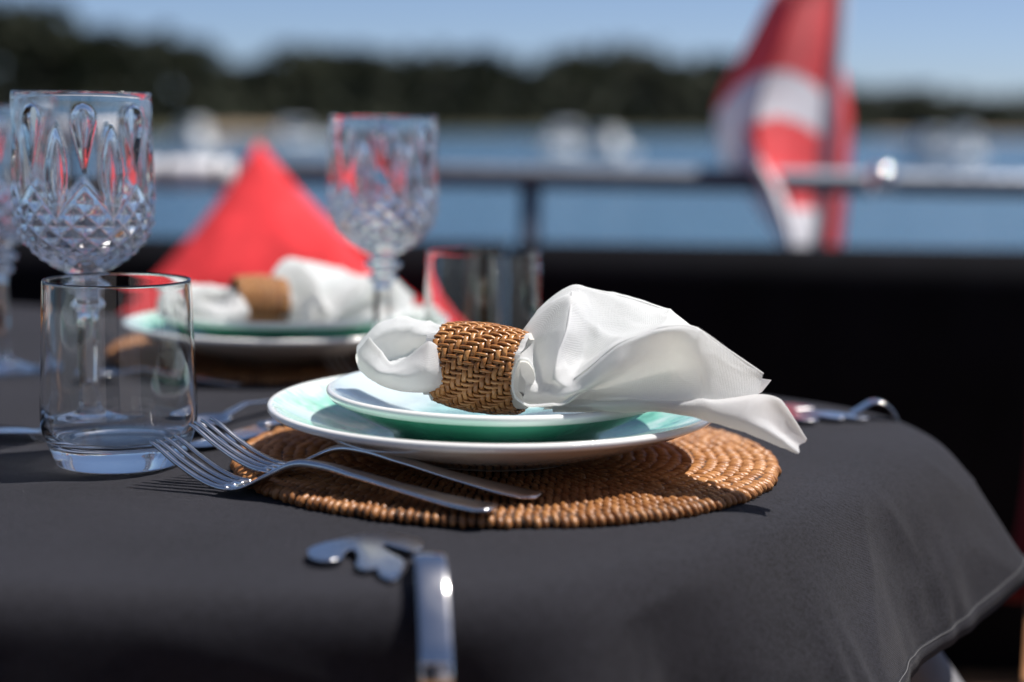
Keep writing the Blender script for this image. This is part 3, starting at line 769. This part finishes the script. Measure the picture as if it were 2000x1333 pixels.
# lower layer running out over the rim into the hanging tail
sheet(nb_, [
 [(1060, 800, .945), (1160, 800, .945), (1280, 796, .94), (1390, 790, .935), (1470, 782, .925), (1515, 790, .915), (1548, 826, .908), (1574, 862, .902)],
 [(1080, 788, .930), (1170, 782, .930), (1285, 781, .925), (1395, 780, .918), (1482, 774, .910), (1524, 782, .905), (1552, 822, .901), (1575, 860, .898)],
 [(1080, 792, .922), (1175, 788, .914), (1285, 787, .905), (1398, 786, .900), (1478, 782, .900), (1508, 800, .902), (1540, 838, .900), (1572, 866, .897)],
 [(1080, 797, .920), (1175, 796, .912), (1288, 797, .903), (1400, 806, .895), (1466, 808, .893), (1500, 822, .897), (1530, 850, .898), (1560, 872, .896)],
 [(1080, 801, .922), (1178, 802, .914), (1292, 805, .905), (1400, 822, .896), (1458, 828, .890), (1500, 842, .889), (1532, 862, .889), (1562, 884, .889)],
 [(1080, 804, .930), (1178, 806, .922), (1292, 809, .912), (1398, 830, .902), (1450, 845, .896), (1496, 862, .892), (1528, 876, .890), (1556, 887, .889)],
 [(1080, 806, .945), (1178, 807, .94), (1292, 806, .935), (1396, 822, .925), (1450, 838, .912), (1496, 854, .905), (1530, 868, .899), (1556, 880, .896)],
], 90, 7, .45, .0006, 7.0, NUV)
# the hem corner showing behind the point
sheet(nb_, [[(1440, 722, .945), (1478, 738, .938), (1506, 743, .934)], [(1450, 745, .938), (1482, 756, .934), (1505, 746, .933)], [(1462, 772, .93), (1478, 772, .928), (1488, 768, .930)]], 20, 8, .5, .0003, 8.0, NUV)
# the bunch to the left of the ring
sheet(nb_, [
 [(884, 740, .985), (850, 750, .99), (800, 755, 1.0), (752, 742, 1.005), (712, 712, 1.0)],
 [(886, 690, 1.005), (850, 690, 1.02), (800, 685, 1.03), (748, 680, 1.03), (704, 690, 1.01)],
 [(886, 655, .995), (848, 646, 1.01), (796, 630, 1.02), (742, 640, 1.02), (699, 680, 1.0)],
 [(885, 646, .985), (846, 637, .998), (792, 622, 1.005), (736, 634, 1.005), (697, 678, .995)],
 [(884, 654, .978), (844, 648, .986), (794, 640, .988), (744, 652, .988), (698, 690, .985)],
 [(883, 666, .972), (842, 656, .974), (794, 662, .984), (752, 676, .988), (702, 692, .985)],
 [(882, 680, .970), (840, 672, .976), (796, 696, .988), (758, 706, .986), (706, 700, .985)],
 [(876, 692, .962), (838, 676, .962), (800, 700, .970), (762, 713, .970), (710, 694, .980)],
 [(872, 690, .956), (838, 669, .954), (801, 692, .956), (766, 709, .954), (722, 660, .972)],
 [(870, 698, .952), (836, 682, .949), (798, 704, .949), (760, 717, .949), (712, 672, .972)],
 [(866, 726, .947), (832, 724, .941), (786, 734, .940), (740, 728, .946), (697, 694, .974)],
 [(865, 750, .948), (828, 758, .945), (782, 758, .946), (732, 744, .954), (699, 714, .978)],
 [(868, 762, .958), (828, 768, .957), (782, 766, .958), (734, 752, .966), (705, 728, .985)],
 [(878, 758, .975), (836, 764, .980), (790, 762, .985), (744, 750, .99), (712, 726, .996)],
], 70, 7, .40, .0012, 11.0, NUV)
# the gathered core inside the ring
def roll(pts, r_):
    pp = [loc(*p) for p in pts]; n0 = len(nb_.V); nb_.tube([cr(pp, i / 40) for i in range(41)], r_, 8); NUV.extend([(0, 0)] * (len(nb_.V) - n0))
roll([(1122, 741, .9155), (1162, 710, .910), (1206, 674, .9055), (1256, 654, .905), (1300, 639, .9045), (1358, 642, .9065), (1424, 686, .912), (1490, 731, .9175)], .0008)
roll([(1112, 573, .981), (1130, 565, .981), (1208, 578, .983), (1300, 607, .977), (1360, 648, .957)], .0008)
roll([(1118, 571, .967), (1109, 640, .9375), (1091, 692, .9245), (1082, 742, .9135)], .0009)
roll([(1130, 590, .969), (1119, 650, .944), (1103, 700, .931), (1092, 745, .916)], .0008)
V_ = []; F_ = []; Mr = Matrix.Rotation(axis_a, 3, 'Z')
for a in range(13):
    x = -.033 + .064 * a / 12
    for s_ in range(40):
        th = 2 * math.pi * s_ / 40; rr = .0215 + .0016 * math.sin(th * 7 + a * .2) + .0008 * math.sin(th * 13); V_.append(RC + Mr @ Vector((x, math.cos(th) * rr, math.sin(th) * rr))); NUV.append((a * .01, s_ * .004))
for a in range(12):
    for s_ in range(40): F_.append((a * 40 + s_, a * 40 + (s_ + 1) % 40, (a + 1) * 40 + (s_ + 1) % 40, (a + 1) * 40 + s_))
nb_.add(V_, F_)
nap = nb_.build("napkin", M_LINEN, None, True, O1, fix=False)
ul = nap.data.uv_layers.new(name="UVMap"); buf = []
for lp in nap.data.loops: buf += NUV[lp.vertex_index]
ul.data.foreach_set("uv", buf)
tag(nap, "crisp white linen napkin fanned out of the ring on the near dish", "napkin", "white linen napkins")

# the second and third settings
def setting(O, rz_, labels, nsc=None, nrz=None, sh=Vector((0, 0, 0))):
    mat_copy(O, rz_ + .3, labels[0])
    for src, lab in ((dn, labels[1]), (ds, labels[2]), (ring, labels[3]), (nap, labels[4])):
        q_ = nrz if (nrz is not None and src in (ring, nap)) else rz_; Q = Matrix.Rotation(q_, 4, 'Z')
        c = copy_tree(src); c.location = O + sh + (Q @ (src.location - O1)); c.rotation_euler = (src.rotation_euler[0], src.rotation_euler[1], src.rotation_euler[2] + q_); c["label"] = lab
        if nsc and src in (nap, ring): c.location.x -= .046
        if src is nap and nsc: c.scale = nsc
        if src is ring and nsc: c.scale = (.86,) * 3; c.location.z -= .009; c.location.y += .004
O2 = Vector((-.201, 1.472, T))
setting(O2, R(22), ("round woven rattan placemat of the setting behind the near napkin", "mint green dinner plate in front of the red cushion, behind the tumbler",
                   "small mint dish in front of the red cushion", "rattan ring on the napkin in front of the red cushion", "white linen napkin in front of the red cushion"), (.86, .92, .80), R(44), Vector((.004, -.046, 0)))
O3 = Vector((-.775, 1.78, T))
setting(O3, R(-14), ("round rattan placemat cut by the picture's left border", "mint dinner plate cut by the picture's left border", "small mint dish cut by the picture's left border",
                     "rattan ring on the napkin behind the leftmost goblet", "white linen napkin behind the leftmost goblet"))

# ------------------------------------------------------------------ glasses
def tumbler(loc_, label):
    pr = [(0, 1.2), (26, 1.2), (33, .3), (37, 0), (39.2, .8), (40.4, 3), (43.2, 10), (46.2, 17), (48.2, 24), (48.8, 31), (48.6, 42), (47.6, 68), (46.4, 96), (45.7, 115), (45.2, 116.3), (44.4, 116.2), (44.1, 115),
          (44.9, 96), (46.0, 68), (46.8, 42), (46.6, 31), (45.4, 24), (42.2, 18.2), (36, 15.4), (24, 14.4), (0, 14.0)]
    pr = [(max(a, 1e-7) / 1000, b_ / 1000) for a, b_ in dense(pr, 4)]
    V_, F_ = lathe(pr, 120); o = mesh("tumbler", V_, F_, M_TUMBLER); close_lathe(o); o.location = loc_
    tag(o, label, "tumbler", "clear tumblers"); return o
t1 = tumbler(Vector((-.2485, .992, T + .0008)), "clear water tumbler standing closest, beside the fork tines")
t2 = t1.copy(); col.objects.link(t2); t2.location = Vector((-.0232, 1.262, T + .0008)); t2["label"] = "blurred clear tumbler standing behind the near napkin"

# cut crystal goblet
def gob_outer(n=150):
    pts = [(227.0, 45.6), (224, 46.1), (210, 46.4), (190, 46.8), (170, 47.3), (152, 47.9), (142, 47.2), (133, 43.8), (125, 37.5), (118, 29.5), (112.5, 20.5), (109, 13.5), (106.5, 10.0)]
    v = [Vector((a, b_, 0)) for a, b_ in pts]
    return [tuple(cr(v, i / n)[:2]) for i in range(n + 1)]
go = gob_outer(); arc = [0.0]
for (a, b_), (c_, d_) in zip(go, go[1:]): arc.append(arc[-1] + math.hypot(c_ - a, d_ - b_))
def tri(x): x = x % 1.0; return 1 - abs(2 * x - 1)
def cut(i, r_, z, th):
    if i >= len(go): return 0.0
    z = z * 1000; rr = max(r_ * 1000, 4); s_ = arc[i]; d_ = 0.0
    ph = (th / (2 * math.pi) * 8) % 1.0; x = min(ph, 1 - ph) * rr * 2 * math.pi / 8       # teardrop flutes
    if 176 < z < 218:
        w_ = 8.2 * min(1, (z - 176) / 32) * (math.sqrt(max(0, 1 - ((z - 209) / 9) ** 2)) if z > 209 else 1)
        if w_ > .3 and x < w_: d_ = max(d_, 3.0 * (1 - (x / w_) ** 2) * min(1, w_ / 4))
    x2 = abs(ph - .5) * rr * 2 * math.pi / 8                                              # pointed lens cuts between them
    if 146 < z < 205:
        w_ = 7.4 * math.sin(math.pi * (z - 146) / 59) ** .9
        if w_ > .3 and x2 < w_: d_ = max(d_, 3.0 * (1 - (x2 / w_) ** 2) * min(1, w_ / 3.5))
    zt = 168 - 22 * (1 - abs(2 * ph - 1)) 
    if z < zt and z > 111:                                                                # diamonds
        a = th / (2 * math.pi) * 16 + s_ / 15.5; b_ = th / (2 * math.pi) * 16 - s_ / 15.5
        h_ = min(tri(a), tri(b_))
        d_ = max(d_, 3.5 * (1 - min(1, h_ * 1.1)) * min(1, (zt - z) / 3) * min(1, (z - 111) / 8))
    return -d_ / 1000
pro = [(b_ / 1000, a / 1000) for a, b_ in go]
stem = dense([(10.0, 106.5), (9.2, 104.6), (11.5, 103.2), (15.6, 101.2), (16.2, 99), (14.6, 96.6), (9.8, 95), (8.6, 93), (10.4, 91.4), (12.6, 89), (12.0, 86.6), (8.6, 84.6), (7.6, 80), (7.9, 70), (8.4, 60), (8.0, 46), (7.2, 30), (7.6, 20), (10, 13), (17, 8.2), (27, 5), (35, 3.2), (38.6, 2.2), (39.4, 1.2), (38.6, 0), (30, .2), (0, .8)], 3)[1:]
pro += [(max(a, 1e-7) / 1000, b_ / 1000) for a, b_ in stem]
inn = dense([(0, 117.0), (12, 117.8), (24, 121.5), (33, 128), (39.5, 137), (42.2, 148), (42.9, 165), (43.4, 190), (43.8, 215), (43.9, 226), (44.6, 227.4), (45.6, 227.0)], 5)
def hexa(i, r_, z, th):
    if i < len(go): return cut(i, r_, z, th)
    if .025 < z < .083: 
        q = ((th + .3) / (2 * math.pi) * 6) % 1.0 - .5
        return r_ * (math.cos(math.pi / 6) / math.cos(q * math.pi / 3) - 1) * min(1, (z - .025) / .006) * min(1, (.083 - z) / .004) * .95
    return 0.0
gv, gf = lathe(pro, 288, hexa)
iv, if_ = lathe([(max(a, 1e-7) / 1000, b_ / 1000) for a, b_ in inn], 288)
def goblet(loc_, rz_, label, me=None):
    o = link(bpy.data.objects.new("goblet", me)) if me else None
    if not o:
        b = MB().add(gv, gf).add(iv, if_); o = b.build("goblet", M_GLASS, fix=False); close_lathe(o)
    o.location = loc_; o.rotation_euler = (0, 0, rz_); tag(o, label, "goblet", "cut crystal goblets"); return o
g1 = goblet(Vector((-.2925, 1.082, T + .0008)), R(-90 + 16), "cut crystal goblet standing right behind the near tumbler"); g1.scale = (1, 1, 1.03)
goblet(Vector((-.1105, 1.342, T + .0008)), R(-90 + 9), "cut crystal goblet standing between the red cushion and the far tumbler", g1.data).scale = (.98, .98, .98)
goblet(Vector((-.438, 1.345, T + .0008)), R(20), "blurred crystal goblet cut by the picture's left border", g1.data)

# ------------------------------------------------------------------ cutlery
def rr_section(c, lat, up, w_, t_, n=10):
    out = []
    for k_ in range(n):
        a = 2 * math.pi * k_ / n; ca, sa = math.cos(a), math.sin(a)
        out.append(c + lat * (w_ / 2 * math.copysign(abs(ca) ** .55, ca)) + up * (t_ / 2 * math.copysign(abs(sa) ** .8, sa)))
    return out
def path_loft(name, pts, wd, th, parent, mat_=None, lat0=Vector((0, 1, 0)), n=12):
    rings = []
    for i, p in enumerate(pts):
        tg = (pts[min(i + 1, len(pts) - 1)] - pts[max(i - 1, 0)]).normalized(); lat = (lat0 - tg * lat0.dot(tg)).normalized(); up = tg.cross(lat)
        rings.append(rr_section(p, lat, up, wd[i], th[i], n))
    return MB().loft(rings).build(name, mat_ or M_STEEL, parent)
ZF = [(0, .0022), (.012, .0024), (.05, .0075), (.09, .0140), (.115, .0175), (.130, .0165), (.146, .0090), (.160, .0022), (.172, .0012), (.186, .0040), (.205, .0125), (.227, .0245)]
def zf(s_):
    pts = [Vector((a, b_, 0)) for a, b_ in ZF]
    for i in range(len(ZF) - 1):
        if s_ <= ZF[i + 1][0]:
            u = (s_ - ZF[i][0]) / (ZF[i + 1][0] - ZF[i][0]); return cr(pts, (i + u) / (len(ZF) - 1)).y
    return ZF[-1][1]
def make_fork(label):
    f = empty("fork")
    wt = [(0, .012), (.004, .0185), (.02, .0190), (.06, .0130), (.105, .0080), (.125, .0078), (.138, .0110), (.150, .0200), (.160, .0262), (.170, .0278), (.176, .0278)]
    tt = [(0, .0030), (.02, .0036), (.06, .0032), (.11, .0046), (.128, .0044), (.15, .0028), (.176, .0022)]
    ss = [.176 * i / 60 for i in range(61)]
    path_loft("handle", [Vector((s_, 0, zf(s_))) for s_ in ss], [lin(wt, s_) for s_ in ss], [lin(tt, s_) for s_ in ss], f, n=14)
    for k_ in range(4):
        y0 = (k_ - 1.5) * .00745; ss = [.168 + .059 * i / 22 for i in range(23)]
        pts = [Vector((s_ - .0016 * abs(k_ - 1.5) * (s_ - .168) / .059, y0 * (1 + .02 * (s_ - .168) / .059), zf(s_))) for s_ in ss]
        wd = [.0050 - .0022 * i / 22 - (.0014 * max(0, (i - 19) / 3)) for i in range(23)]; th = [.0030 - .0008 * i / 22 for i in range(23)]
        path_loft("tine", pts, wd, th, f, n=8)
    tag(f, label, "fork", "steel forks"); return f
def place(o, a, b_, extra_z=0.0, tilt=0.0, rollx=0.0, length=.227):
    d_ = (b_ - a); o.location = a + Vector((0, 0, extra_z)); o.rotation_euler = (rollx, tilt, math.atan2(d_.y, d_.x))
fk = make_fork("polished steel fork nearer the table edge of the pair on the mat")
A0 = Vector((-.0085, .838, T)); A1 = Vector((-.2115, .940, T))
def put_fork(f, a, b_, z0, tilt): place(f, a, b_, z0, tilt)
put_fork(fk, A0, A1, .0090, R(1.8))
fk2 = copy_tree(fk); fk2["label"] = "polished steel fork lying between the other fork and the plate"
put_fork(fk2, Vector((.0165, .869, T)), Vector((-.2045, .962, T)), .0092, R(-.2))
fk3 = copy_tree(fk); fk3["label"] = "blurred steel fork leaning by the plate behind the near napkin"
put_fork(fk3, Vector((-.062, 1.195, T)), Vector((-.166, 1.372, T)), .0015, R(-1.2)); fk3.scale = (.86,) * 3

def make_knife(label, L=.200, blade=.085, notch=False):
    f = empty("knife"); hs = [L * .58 * i / 20 for i in range(21)]
    path_loft("handle", [Vector((s_, 0, .0030)) for s_ in hs], [lin([(0, .010), (.006, .016), (L * .4, .0115), (L * .58, .0095)], s_) for s_ in hs], [.0052] * 21, f)
    bs = [L * .56 + (L * .44) * i / 26 for i in range(27)]; rings = []
    for i, s_ in enumerate(bs):
        t = i / 26; w_ = .0095 + .0105 * min(1, t * 3.2); w_ *= math.sqrt(max(.004, 1 - max(0, (t - .62) / .38) ** 2.2))
        if notch and .50 < t < .60: w_ *= .88
        y0 = -.004; rings.append([Vector((s_, y0, .0036)), Vector((s_, y0 + w_ * .5, .0033)), Vector((s_, y0 + w_, .0024)), Vector((s_, y0 + w_ * .5, .0019)), Vector((s_, y0, .0018))])
    sharp(MB().loft(rings).build("blade", M_STEEL, f)); tag(f, label, "knife"); return f
def make_spoon(label, L=.175):
    f = empty("spoon"); hs = [L * .74 * i / 24 for i in range(25)]
    zz = [(0, .0020), (.03, .006), (L * .55, .0125), (L * .70, .0085), (L * .76, .0045)]
    path_loft("handle", [Vector((s_, 0, lin(zz, s_))) for s_ in hs], [lin([(0, .010), (.005, .014), (L * .35, .0085), (L * .6, .0055), (L * .74, .0085)], s_) for s_ in hs], [.0026] * 25, f)
    V_ = []; F_ = []; na, nr_ = 28, 8; cx = L * .865; a_ = L * .15; b2 = .0165
    for side in (0, 1):
        for k_ in range(nr_ + 1):
            q = k_ / nr_
            for j in range(na):
                th = 2 * math.pi * j / na; x = cx + a_ * q * math.cos(th); y = b2 * q * math.sin(th) * (1 - .12 * math.cos(th)); z = .0014 + .0072 * q ** 2.2 + (.0011 if side else 0) * (1 if q < 1 else .6)
                V_.append(Vector((x, y, z)))
    m_ = (nr_ + 1) * na
    for side in (0, 1):
        for k_ in range(nr_):
            for j in range(na): F_.append(tuple(side * m_ + v for v in (k_ * na + j, k_ * na + (j + 1) % na, (k_ + 1) * na + (j + 1) % na, (k_ + 1) * na + j)))
    for j in range(na): F_.append((nr_ * na + j, nr_ * na + (j + 1) % na, m_ + nr_ * na + (j + 1) % na, m_ + nr_ * na + j))
    o = MB().add(V_, F_).build("bowl", M_STEEL, f); tag(f, label, "spoon"); return f
kn = make_knife("steel knife with its blade mirroring the sky between tumbler and placemat")
place(kn, Vector((-.125, 1.206, T)), Vector((-.206, 1.040, T)), .0012)
sp_ = make_spoon("steel dessert spoon on the cloth beyond the sky-blue knife blade")
place(sp_, Vector((-.155, 1.228, T)), Vector((-.222, 1.072, T)), .0010)
kf = make_knife("steel fish knife whose tip comes in at the picture's left border", .205, .09, True)
place(kf, PZ(70, 856, .002) + Vector((-.195, -.035, 0)), PZ(70, 856, .002), .0012, 0, R(4))
s3 = make_spoon("blurred teaspoon on the cloth in front of the far placemat", .14)
place(s3, PZ(470, 760, 0), PZ(400, 759, 0), .0012)
# ------------------------------------------------------------------ tablecloth clips
orn = [(600, 1087), (610, 1100), (642, 1105), (668, 1100), (677, 1088), (690, 1085), (699, 1098), (695, 1112), (714, 1120), (734, 1117), (742, 1128), (767, 1137), (783, 1126), (790, 1106),
       (770, 1094), (748, 1082), (752, 1076), (778, 1082), (806, 1088), (826, 1082), (822, 1070), (795, 1062), (760, 1058), (710, 1060), (660, 1069), (622, 1077)]
CE = Vector((-.040, .738, T))
clip = empty("tablecloth_clip", CE)
tilt_x = math.tan(R(2.6))
op = [PZ(x, y, .0015) - CE for x, y in orn]
def prism(pts, z0, z1):
    n_ = len(pts); b = MB()
    bm = bmesh.new(); vs = [bm.verts.new((p.x, p.y, z0)) for p in pts]; f = bm.faces.new(vs)
    r_ = bmesh.ops.extrude_face_region(bm, geom=[f]); 
    for v in r_["geom"]:
        if isinstance(v, bmesh.types.BMVert): v.co.z = z1
    bmesh.ops.triangulate(bm, faces=[f_ for f_ in bm.faces if len(f_.verts) > 4]); bmesh.ops.recalc_face_normals(bm, faces=bm.faces)
    bm.verts.index_update(); b.V = [v.co.copy() for v in bm.verts]; b.F = [tuple(v.index for v in f_.verts) for f_ in bm.faces]; bm.free(); return b
oo = prism([cr(op, i / (len(op) * 3), True) for i in range(len(op) * 3)], .0008, .0024).build("ornament", M_STEEL, clip, False)
for v in oo.data.vertices: v.co.z += max(0, v.co.y + .022) * tilt_x
bevel(oo, .0007, 2)
def clip_band(parent, o_dir, bp_):
    l_dir = Vector((-o_dir.y, o_dir.x, 0)); pts2 = [Vector((a, 0, b_)) for a, b_ in bp_]; path = []
    for i in range(49):
        q = cr(pts2, i / 48); path.append(o_dir * q.x + Vector((0, 0, q.z)) + l_dir * .002)
    path_loft("band", path, [.0152] * 49, [.0016] * 49, parent, lat0=l_dir, n=12)
clip_band(clip, Vector((.12, -.993, 0)), [(-.030, .0030), (-.020, .0042), (-.011, .0090), (-.003, .0122), (.005, .0126), (.014, .0108), (.024, .0055), (.033, -.0020), (.041, -.0105), (.048, -.0190), (.0520, -.0270), (.0525, -.034), (.0490, -.039)])
tag(clip, "bright steel clip with cut-out ornament gripping the cloth's near edge", "clip", "tablecloth clips")
far = empty("tablecloth_clip", (.268, 1.186, T + .0006), R(58))
link(bpy.data.objects.new("ornament", oo.data), far).modifiers.new("bevel", 'BEVEL').width = .0007
clip_band(far, Vector((.53, -.85, 0)), [(-.010, .0028), (-.004, .0060), (.001, .0095), (.006, .0122), (.011, .0125), (.016, .0105), (.021, .0055), (.025, -.002), (.0275, -.014), (.028, -.024), (.027, -.030)])
tag(far, "blurred steel clip gripping the cloth at the table's far rounded end", "clip", "tablecloth clips")
